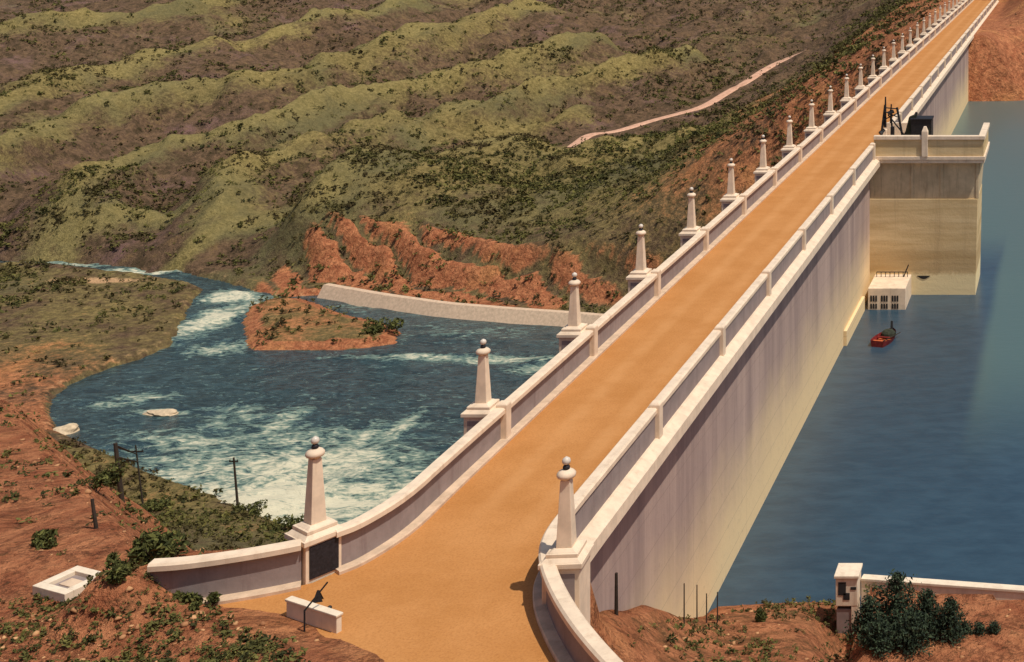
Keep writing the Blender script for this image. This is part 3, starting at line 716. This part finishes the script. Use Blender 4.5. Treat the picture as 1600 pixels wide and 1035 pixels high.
MB().add([(-1.6, -.3, 0.2), (-0.76, -.3, 0.9), (-0.76, .4, 0.9), (-1.6, .4, 0.2), (-1.0, -.3, 2.7), (-0.3, -.3, 3.0), (-0.3, .4, 3.0), (-1.0, .4, 2.7)],
         [(0, 1, 5, 4), (1, 2, 6, 5), (2, 3, 7, 6), (3, 0, 4, 7), (4, 5, 6, 7), (3, 2, 1, 0)]).build('chute', M['canvas'], wh, 0.03)

# ------------------------------------------------------------------ boat on the reservoir
bx, by = back(1383, 532, RES)
bt = empty('rowing_boat', (bx, by, RES), math.radians(-14), 'small dark red rowing boat with orange floor boards on the blue reservoir', 'boat')
def hull(sc, z0, zt, mat, name, par, up=0.0):
    vs = []; N = 12
    for i in range(N + 1):
        t_ = i / N; y = (-2.3 + 4.6 * t_) * sc; wd = 0.78 * sc * (math.sin(math.pi * (0.18 + 0.82 * t_)) ** 0.6 if t_ < 1 else 0.0) + 0.02
        sh = 0.16 * (2 * t_ - 1) ** 2
        vs += [(-wd, y, zt + sh), (-wd * .8, y, z0 + .12), (0, y, z0), (wd * .8, y, z0 + .12), (wd, y, zt + sh)]
    fs = [(i * 5 + j, i * 5 + j + 1, (i + 1) * 5 + j + 1, (i + 1) * 5 + j) for i in range(N) for j in range(4)] + [(0, 1, 2, 3, 4), tuple(N * 5 + j for j in (4, 3, 2, 1, 0))]
    return mesh_obj(name, vs, fs, mat, par)
hull(1.0, -0.25, 0.38, M['boat_red'], 'hull', bt)
fl = []
for i in range(9):
    t_ = 0.1 + 0.75 * i / 8; y = -2.3 + 4.6 * t_; wd = 0.66 * math.sin(math.pi * (0.18 + 0.82 * t_)) ** 0.6; fl += [(-wd, y, 0.02), (wd, y, 0.02)]
mesh_obj('floor_boards', fl, [(2 * i, 2 * i + 1, 2 * i + 3, 2 * i + 2) for i in range(8)], M['boat_orange'], bt)
for y in (-1.3, 0.0, 1.1):
    wd = 0.62 if y < 1 else 0.5
    MB().box(-wd, wd, y - .14, y + .14, 0.24, 0.29).build('seat', M['boat_orange'] if y < 0 else M['boat_red'], bt)
cv = MB().lathe([(0.62, 0.2), (0.58, 0.42), (0.40, 0.62), (0.15, 0.72)], 10); cv.v = [(x, y * 1.3 + 1.0, z) for x, y, z in cv.v]; cv.build('canvas_cover', M['canvas'], bt)
MB().bar((0.3, -1.6, 0.35), (0.9, 1.4, 0.42), 0.035).build('oar', M['wood'], bt); MB().bar((0, 1.9, .2), (-.1, 2.3, 1.1), 0.12, .09).build('bow_post', M['dark'], bt)

bt.scale = (.92, .68, .85)
# ------------------------------------------------------------------ river wall, dirt road
rw = [back(px, py, RIV) for px, py in [(509, 461), (600, 477), (700, 491), (800, 499), (890, 505), (960, 511), (1020, 516), (1080, 522)]]
rw = [(a, b_ - 0.8) for a, b_ in smooth_path(dense(rw, 6), 1)]
o_ = empty('river_wall', (rw[0][0], rw[0][1], RIV), 0, 'long low pale concrete wall holding the red bank above the river', 'wall')
tops = []
q = MB(); L0 = len(rw)
for i, p in enumerate(rw):
    zt = -52.75 - 0.2 * i / L0
    a = Vector(rw[max(0, i - 1)]); c_ = Vector(rw[min(L0 - 1, i + 1)]); t_ = (c_ - a).normalized(); n_ = Vector((-t_.y, t_.x))
    if n_.y < 0: n_ = -n_
    for u, zq in ((-1.7, RIV - 0.5), (0.0, zt), (1.2, zt - 0.02), (1.2, RIV - 2)):
        q.v.append((p[0] + n_.x * u - rw[0][0], p[1] + n_.y * u - rw[0][1], zq - RIV))
for i in range(L0 - 1):
    for j in range(4): q.f.append((i * 4 + j, i * 4 + (j + 1) % 4, (i + 1) * 4 + (j + 1) % 4, (i + 1) * 4 + j))
q.f += [(3, 2, 1, 0), tuple((L0 - 1) * 4 + j for j in range(4))]
q.build('wall_face', M['curb'], o_)

vs = []
for i, p in enumerate(tp2):
    a = Vector(tp2[max(0, i - 4)]); c_ = Vector(tp2[min(len(tp2) - 1, i + 4)]); t_ = (c_ - a).normalized(); n_ = Vector((-t_.y, t_.x))
    for u in np.linspace(-2.0, 2.0, 7):
        x, y = p[0] + n_.x * u, p[1] + n_.y * u
        vs.append((x, y, float(ground(x, y)) + (0.22 if abs(u) < 1.9 else -0.3)))
mesh_obj('dirt_road', vs, [(i * 7 + j, i * 7 + j + 1, i * 7 + j + 8, i * 7 + j + 7) for i in range(len(tp2) - 1) for j in range(6)], M['track'], None, True)
tag(bpy.data.objects['dirt_road'], kind='structure')

# ------------------------------------------------------------------ foliage helpers
def leaves(C, size, rng, elong=1.6):
    """one quad leaf at each centre; returns V, F"""
    n = len(C); a = rng.normal(size=(n, 3)); a /= np.linalg.norm(a, axis=1)[:, None]
    b_ = rng.normal(size=(n, 3)); b_ -= (b_ * a).sum(1)[:, None] * a; b_ /= np.linalg.norm(b_, axis=1)[:, None]
    s = size * rng.uniform(0.6, 1.4, n)[:, None]
    V = np.stack([C - a * s * elong, C + b_ * s * .6, C + a * s * elong, C - b_ * s * .6], 1).reshape(-1, 3)
    return V, np.arange(4 * n).reshape(n, 4)
def blob_points(n, rng, lump=5):
    """points in a lumpy unit hemisphere"""
    cs = rng.normal(size=(lump, 3)) * [0.45, 0.45, 0.28]; cs[:, 2] = np.abs(cs[:, 2]) + 0.25
    k = rng.integers(0, lump, n); d = rng.normal(size=(n, 3)); d /= np.linalg.norm(d, axis=1)[:, None]
    P = cs[k] + d * (rng.uniform(0.25, 1, n) ** 0.4)[:, None] * rng.uniform(.28, .5, lump)[k][:, None]
    P[:, 2] = np.maximum(P[:, 2], 0.02); return P

# scrub: countless small shrubs over the hills, banks and plain
tmpl = []
for i in range(7):
    rg = np.random.default_rng(100 + i); P = blob_points(20, rg, 4); V, F = leaves(P, 0.24, rg, 1.25); tmpl.append((V, F))
def scatter(N, xr_, yr_, dens, smin, smax, seed):
    rg = np.random.default_rng(seed); X = rg.uniform(*xr_, N); Y = rg.uniform(*yr_, N)
    px = VX + FP * X / Y; Z = ground(X, Y); py = VY + FP * (EYE - Z) / Y
    keep = (px > -160) & (px < 1750) & (py > -60) & (py < 1150) & (rg.uniform(size=N) < dens(X, Y, Z))
    return X[keep], Y[keep], Z[keep], rg.uniform(smin, smax, keep.sum()) * rg.uniform(0.6, 1.0, keep.sum()), rg
def d_hill(X, Y, Z):
    n = fbm(X, Y, 26, 3, 200) * 0.5 + 0.5; n2 = fbm(X, Y, 8, 2, 210) * .5 + .5
    inr = inside(X, Y, river_poly); dr = pdist(X, Y, river_poly + river_poly[:1]); isl = inside(X, Y, isl_poly)
    dc = pdist(X, Y, CLIFF); v = 0.10 + 0.75 * sstep(0.45, 0.7, n) * sstep(0.3, 0.6, n2)
    mainhill = np.exp(-(((X + 118) / 60) ** 2 + ((Y - 305) / 50) ** 2)); v = np.maximum(v, mainhill * (0.45 + 0.7 * sstep(.35, .6, n2)))
    v = np.where(np.exp(-(dc / 8) ** 2) > 0.4, 0.16, v)
    v = np.where(inr & ~isl, 0, v); v = np.where((~isl) & (dr < 2.0), 0, v); v = np.where((X > -66) & (Y < 216), 0, v)
    v = np.where((np.abs(X + 19) < 9), 0, v)
    dt = pdist(X, Y, tp2); v = np.where(dt < 4.5, 0, v)
    return v
Vs, Fs, Rs = [], [], []; nv = 0
def plant(X, Y, Z, S, rg, vmin=.7, sq=0.8):
    global nv
    for i in range(len(X)):
        V, F = tmpl[rg.integers(0, 7)]; a = rg.uniform(0, 6.28); ca, sa = math.cos(a), math.sin(a); s = S[i]
        W = np.empty_like(V); W[:, 0] = X[i] + s * (V[:, 0] * ca - V[:, 1] * sa); W[:, 1] = Y[i] + s * (V[:, 0] * sa + V[:, 1] * ca); W[:, 2] = Z[i] - 0.08 * s + s * sq * V[:, 2]
        Vs.append(W); Fs.append(F + nv); nv += len(V); r0 = rg.uniform(0, .75); Rs.append(np.clip(r0 + rg.uniform(-.2, .25, len(V) // 4).repeat(4), 0, 1))
X, Y, Z, S, rg = scatter(85000, (-400, -24), (182, 440), d_hill, 0.45, 1.75, 301); plant(X, Y, Z, S, rg)
X, Y, Z, S, rg = scatter(22000, (-480, 40), (430, 800), lambda a, b, c: np.where(np.abs(a + 19) < 10, 0, 0.2 + 0.8 * sstep(.45, .6, fbm(a, b, 30, 3, 200) * .5 + .5)), 0.8, 2.0, 302); plant(X, Y, Z, S, rg)
def d_near(X, Y, Z):
    inr = inside(X, Y, river_poly); n = fbm(X, Y, 12, 3, 220) * .5 + .5
    return np.where(inr | (X > -26), 0, 0.25 + sstep(.4, .6, n))
X, Y, Z, S, rg = scatter(9000, (-190, -60), (105, 182), d_near, 0.35, 1.1, 303); plant(X, Y, Z, S, rg)
X, Y, Z, S, rg = scatter(5000, (-75, -26), (38, 100), lambda a, b, c: np.where((np.abs(a + 29.6) < 1.7) & (np.abs(b - 38.2) < 1.6), 0, 1) * (0.12 + 0.75 * sstep(.52, .66, fbm(a, b, 6, 3, 230) * .5 + .5)), 0.14, 0.5, 304); plant(X, Y, Z, S, rg)
X, Y, Z, S, rg = scatter(7000, (-33, -17.5), (31, 37.6), lambda a, b, c: np.where(inside(a, b, CREST_POLY + [(-10, 25)]) & ~inside(a, b, ROAD), 0.22 + 0.5 * sstep(.45, .6, fbm(a, b, 3, 3, 240) * .5 + .5), 0), 0.08, 0.30, 305); plant(X, Y, Z, S, rg)
X, Y, Z, S, rg = scatter(700, (-14.5, -8), (40, 58), lambda a, b, c: np.where(c > RES + .15, 0.2 + .6 * sstep(.45, .6, fbm(a, b, 3, 3, 240) * .5 + .5), 0), 0.12, 0.36, 306); plant(X, Y, Z, S, rg)
X, Y, Z, S, rg = scatter(700, (-16, 40), (218, 300), lambda a, b, c: np.where((np.abs(a + 19) < 9) | (c < RES + .3), 0, 0.35), 0.3, 0.9, 307); plant(X, Y, Z, S, rg)
tag(np_mesh('scrub', np.concatenate(Vs), np.concatenate(Fs), M['scrub'], False, {'rnd': np.concatenate(Rs)}), kind='stuff')

# loose stones on the red ground near the camera
bm = bmesh.new(); bmesh.ops.create_icosphere(bm, subdivisions=1, radius=1)
SV = np.array([v.co[:] for v in bm.verts]); SF = np.array([[v.index for v in f.verts] for f in bm.faces]); bm.free()
rg = np.random.default_rng(77); sv, sf, sr = [], [], []; n_ = 0
for (xa, xb), (ya, yb), N in (((-70, -26), (37, 85), 2600), ((-33, -17), (31, 37.4), 1100), ((-14.6, -2), (42, 58), 500)):
    X = rg.uniform(xa, xb, N); Y = rg.uniform(ya, yb, N); Z = ground(X, Y)
    k_ = ~inside(X, Y, ROAD) & (Z > RES) & (fbm(X, Y, 5, 3, 250) > -0.1) & ~((X > -27) & (Y > 36.4) & (X < -15)) & ~((np.abs(X + 29.6) < 1.6) & (np.abs(Y - 38.2) < 1.5))
    for x, y, z in zip(X[k_], Y[k_], Z[k_]):
        s_ = 0.02 + 0.11 * rg.uniform() ** 5; V = SV * (1 + rg.uniform(-.4, .4, (len(SV), 1))) * [s_ * rg.uniform(.7, 1.6), s_, s_ * .65]
        sv.append(V + [x, y, z + s_ * .15]); sf.append(SF + n_); n_ += len(SV); sr.append(np.full(len(SV), rg.uniform()))
t = NT('loose_stone', 0.95, 0.1); M['stone'] = t.col(t.mix(t.attr('rnd'), srgb(130, 78, 52), srgb(206, 158, 112)))
tag(np_mesh('loose_stones', np.concatenate(sv), np.concatenate(sf), M['stone'], False, {'rnd': np.concatenate(sr)}), kind='stuff')

# individual bushes
def leafy(name, P, size, mat, parent, seed):
    rg = np.random.default_rng(seed); V, F = leaves(P, size, rg)
    return np_mesh(name, V, F, mat, False, {'rnd': np.clip(rg.beta(1.6, 2.2, len(P)), 0, 1).repeat(4)}, parent)
def bush(px, py, r, h, label, seed, mat='bush', z0=None, y0=25, n=700):
    x, y, z = hit(px, py, y0)
    root = empty('bush', (x, y, z - 0.05), 0, label, 'bush')
    rg = np.random.default_rng(seed); P = blob_points(n, rg, 7) * [r, r, h]
    leafy('foliage', P, 0.07 * max(r, 0.8), M[mat], root, seed)
    q = MB()
    for i in range(5):
        a = rg.uniform(0, 6.28); q.bar((0, 0, -.1), (math.cos(a) * r * .45, math.sin(a) * r * .45, h * .6), .03 * r, .012 * r, 5)
    q.build('stem', M['wood'], root)
    return root
bush(245, 878, 1.0, 0.9, 'dark rounded bush just outside the left end of the parapet', 1, n=1500)
bush(190, 912, 0.45, 0.6, 'olive bush right beside the square white concrete box', 2)
bush(300, 945, 0.40, 0.42, 'small green bush against the foot of the left wing wall', 3)
bush(70, 852, 0.5, 0.4, 'grey-green bush on red earth above the white box', 4)
bush(600, 520, 3.0, 2.6, 'dark green bush at the right tip of the river island', 5, y0=120)
bush(150, 770, 0.8, 0.7, 'dark bush on the red slope left of the leaning short pole', 6)
bush(400, 805, 1.8, 1.7, 'dark bush on the river bank right of the single utility pole', 7, y0=100)
bush(452, 830, 2.2, 1.5, 'low bush at the end of the green river bank, left of the plaque pillar', 8, y0=90)
bush(243, 800, 1.7, 1.4, 'dark bush on the bank below the twin utility poles', 9, y0=90)
bush(1190, 972, 0.22, 0.5, 'small dark bush on the red strip below the reservoir', 10)

# ------------------------------------------------------------------ conifers on the red terrace
def conifer(px, py, h, r, label, seed, y0=40, n=2600):
    x, y, z = hit(px, py, y0)
    root = empty('conifer', (x, y, z - 0.05), 0, label, 'tree')
    rg = np.random.default_rng(seed)
    MB().bar((0, 0, -.1), (0, 0, h * .95), r * .11, .012, 7).build('trunk', M['wood'], root)
    pts = []; q = MB()
    nb_ = 46
    for i in range(nb_):
        f = (i + .5) / nb_; zz_ = h * (0.04 + 0.94 * f); L = r * 1.25 * (1 - f) ** 0.65 * rg.uniform(.45, 1.2) + .06; a = i * 2.4 + rg.uniform(-.4, .4)
        dx, dy = math.cos(a), math.sin(a); q.bar((0, 0, zz_), (dx * L, dy * L, zz_ + L * .25), .015, .006, 4)
        k_ = int(n / nb_ * (0.35 + 1.3 * (1 - f)))
        s = rg.uniform(0.1, 1.15, k_) ** .7
        pts.append(np.stack([dx * L * s, dy * L * s, zz_ + L * .25 * s], 1) + rg.normal(size=(k_, 3)) * (0.05 + 0.16 * L) * [1, 1, .7])
    q.build('branch', M['wood'], root)
    leafy('crown', np.concatenate(pts), 0.035 + .02 * r, M['conifer'], root, seed)
CG = 'dark conifers on the red terrace'
for px, py, h, r, lb in [(1400, 985, 2.35, 0.95, 'tallest dark conifer on the red terrace, in the middle of its clump'),
                         (1358, 1000, 1.7, 0.6, 'dark conifer of the terrace clump standing nearest the white corner pier'),
                         (1448, 992, 1.75, 0.62, 'pointed dark conifer just right of the tallest one on the terrace'),
                         (1485, 1000, 1.6, 0.55, 'rightmost full-grown dark conifer of the terrace clump'),
                         (1425, 1015, 1.4, 0.75, 'low bushy dark conifer in front of the tallest one on the terrace'),
                         (1375, 1020, 1.2, 0.6, 'short dark conifer at the front left of the terrace clump')]:
    conifer(px, py, h, r, lb, int(px)); bpy.context.scene.collection.objects
for i, (px, lb) in enumerate([(1508, 'tiny seedling conifer nearest the terrace clump'), (1530, 'tiny seedling conifer between two others on the terrace'), (1553, 'tiny seedling conifer farthest right on the red terrace')]):
    conifer(px, 990, .45, .2, lb, 900 + i, n=500)

# ------------------------------------------------------------------ white terrace wall and corner pier
tz0 = -9.1
tr = empty('terrace_wall', (-9.75, 56.15, tz0), math.radians(-7.9), 'white low wall edging the red terrace above the reservoir', 'wall')
q = MB().box(0.95, 16, 0.0, 0.32, -4.5, 0.03).build('wall_face', M['white'], tr, 0.02)
MB().box(0.95, 16, -.04, 0.37, 0.03, 0.15).build('coping', M['white'], tr, 0.02)
cpz = empty('corner_pier', (-9.75, 55.3, tz0), 0, 'white square pier with dark openings at the corner of the red terrace', 'pier')
MB().box(-0.05, 0.90, 0, 1.0, -0.70, 0.52).build('pier_block', M['white'], cpz, 0.03)
MB().box(-0.11, 0.96, -.07, 1.07, 0.52, 0.64).build('pier_cap', M['white'], cpz, 0.02)
MB().box(0.06, 0.40, -.02, 0.05, -0.22, 0.34).box(0.28, 0.56, -.02, 0.05, -0.42, -0.12).build('opening', M['hole'], cpz, 0.01)
MB().box(0.60, 0.84, -.02, 0.05, 0.02, 0.14).build('slot', M['hole'], cpz, 0.01)
MB().box(-0.02, 0.62, 0.06, 0.95, -3.2, -0.86).build('shaft', M['panel'], cpz, 0.02)
MB().box(0.02, 0.60, 0.12, 0.9, -0.87, -0.69).build('gap', M['hole'], cpz)
MB().box(0.622, 0.88, 0.01, 0.9, -3.2, -0.702).build('corner_post', M['white'], cpz, 0.02)
# ------------------------------------------------------------------ square white concrete box, bottom left
x, y, z = hit(92, 938)
cb = empty('concrete_box', (x - .1, y + .6, z - 0.15), math.radians(-20), 'square white concrete box with a sunken grey lid on the red ground', 'box'); cb.scale = (.84, .84, .84)
q = MB()
q.box(-.85, .85, -.75, -.45, -.3, .5).box(-.85, .85, .45, .75, -.3, .5).box(-.85, -.5, -.45, .45, -.3, .5).box(.5, .85, -.45, .45, -.3, .5)
q.build('rim', M['white'], cb, 0.02)
MB().box(-.5, .5, -.45, .45, 0.02, .36).build('lid', M['panel'], cb, 0.01)
MB().box(-.3, .3, -.22, .22, .35, .40).build('hatch', M['curb'], cb, 0.01)

# ------------------------------------------------------------------ utility poles
def pole(px, py, top_py, label, arms=(), lean=0.0, y0=60, r=0.12, name='utility_pole', cat='pole', group=None):
    x, y, z = hit(px, py, y0); h = (py - top_py) * y / FP
    root = empty(name, (x, y, z), 0, label, cat, group)
    MB().bar((0, 0, -.4), (lean * h, 0, h), r, r * .7, 8).build('shaft', M['wood'], root)
    for a, L in arms:
        q = MB().box(lean * h - L, lean * h + L, -.06, .06, h - a - .07, h - a + .07)
        c_ = q.build('crossarm', M['wood'], root, 0.01)
        for s in (-1, 1): MB().lathe([(.05, 0), (.07, .08), (.04, .2)], 8, (lean * h + s * L * .85, 0, h - a + .07)).build('insulator', M['dark'], c_)
    return root
UG = 'wooden utility poles on the river bank'
pa = pole(192, 786, 695, 'left pole of the linked pair of utility poles on the dark bank', lean=-.13, group=UG)
pb = pole(224, 791, 697, 'right pole of the linked pair of utility poles, with a crossarm at its top', ((.8, 1.0),), lean=-.13, group=UG)
pole(372, 793, 716, 'single dark utility pole standing alone on the green river bank', ((.5, .55),), lean=-.09, group=UG, r=.16)
pole(153, 828, 782, 'short leaning wooden pole on the red slope nearest the camera', lean=-.2, y0=38, r=.07)
A = pa.location; B = pb.location
q = MB(); hA = 91 * A.y / FP; hB = 94 * B.y / FP
q.bar((A.x - .13 * hA * .75, A.y, A.z + hA * .75), (B.x - .13 * hB * .72, B.y, B.z + hB * .72), .07).bar((A.x - .13 * hA * .95, A.y, A.z + hA * .95), (B.x - .13 * hB * .85, B.y, B.z + hB * .85), .06)
q.v = [(a - B.x, b_ - B.y, c_ - B.z) for a, b_, c_ in q.v]; q.build('brace', M['wood'], pb)

# stakes on the red strip by the reservoir
pole(963, 962, 897, 'thick dark stake at the foot of the dam wall on the right', y0=38, r=.07, name='stake', cat='stake')
SG = 'thin stakes in front of the dam face'
for px, tpx, lb in [(1069, 912, 'tallest thin dark stake before the dam face, leftmost of its row'), (1089, 915, 'second thin stake from the left before the dam face'),
                    (1104, 928, 'short thin stake between two others before the dam face'), (1121, 926, 'thin stake nearest the water line at the dam foot')]:
    pole(px, 974, tpx, lb, y0=40, r=.03, name='stake', cat='stake', group=SG)

# ------------------------------------------------------------------ low white wall, barrier pole, small signs by the road
lw = empty('low_wall', (-20.2, 35.75, 0), math.radians(180 - 24), 'low whitewashed wall at the bottom edge of the driveway', 'wall')
MB().box(0, 2.1, -.08, .08, -.4, .46).build('wall_face', M['white'], lw, 0.02)
MB().box(-.03, 2.13, -.11, .11, .46, .53).build('coping', M['white'], lw, 0.02)
bp = empty('barrier_pole', (-21.15, 35.72, 0), 0, 'dark bent barrier pole rising behind the low white wall', 'barrier')
MB().bar((0, 0, -.2), (0, 0, .72), .03).build('upright', M['dark'], bp)
MB().bar((0, 0, .70), (.55, .45, 1.38), .028).build('arm', M['dark'], bp)
sx, sy = back(497, 940, 0)
sg = empty('folding_sign', (sx, sy, 0), math.radians(20), 'tiny black A-shaped folding sign on the orange road', 'sign')
for s in (-1, 1):
    mesh_obj('board', [(-.22, s * .16, 0), (.22, s * .16, 0), (.05, s * .02, .45), (-.05, s * .02, .45), (-.22, s * .13, 0), (.22, s * .13, 0), (.05, s * .005, .45), (-.05, s * .005, .45)],
             [(0, 1, 2, 3), (7, 6, 5, 4), (0, 4, 5, 1), (1, 5, 6, 2), (2, 6, 7, 3), (3, 7, 4, 0)], M['dark'], sg)
sx, sy = back(515, 962, 0)
bl = empty('bollard', (sx, sy, 0), 0, 'short dark bollard on the road beside the low white wall', 'bollard')
MB().lathe([(.08, 0), (.075, .25), (.09, .27), (.09, .31), (.04, .35)], 10).build('shaft', M['dark'], bl)

sg.scale = (.62, .62, .72); bp.scale = (.8, .8, .9); bl.scale = (.7, .7, .8)
# pale rocks in the rapids
def rock(px, py, rx, ry, rz, label, seed):
    x, y = back(px, py, RIV)
    bm = bmesh.new(); bmesh.ops.create_icosphere(bm, subdivisions=3, radius=1)
    rg = np.random.default_rng(seed); c0 = rg.normal(size=(6, 3))
    for v in bm.verts:
        k_ = 1 + 0.16 * math.sin(3 * v.co.x + c0[0, 0]) * math.cos(4 * v.co.y + c0[1, 0]) + 0.10 * math.sin(7 * v.co.z + c0[2, 0] + 5 * v.co.x)
        v.co = Vector((v.co.x * rx * k_, v.co.y * ry * k_, v.co.z * rz * k_))
    me = bpy.data.meshes.new('rock'); bm.to_mesh(me); bm.free(); me.materials.append(M['rock'])
    o = bpy.data.objects.new('rock', me); COL.objects.link(o); o.location = (x, y, RIV + rz * .2); tag(o, label, 'rock')
rock(103, 676, 1.5, 1.6, .9, 'pale rock at the water edge on the left bank of the pool', 1)
rock(252, 647, 2.4, 1.0, .5, 'flat pale rock awash in the middle of the foaming pool', 2)
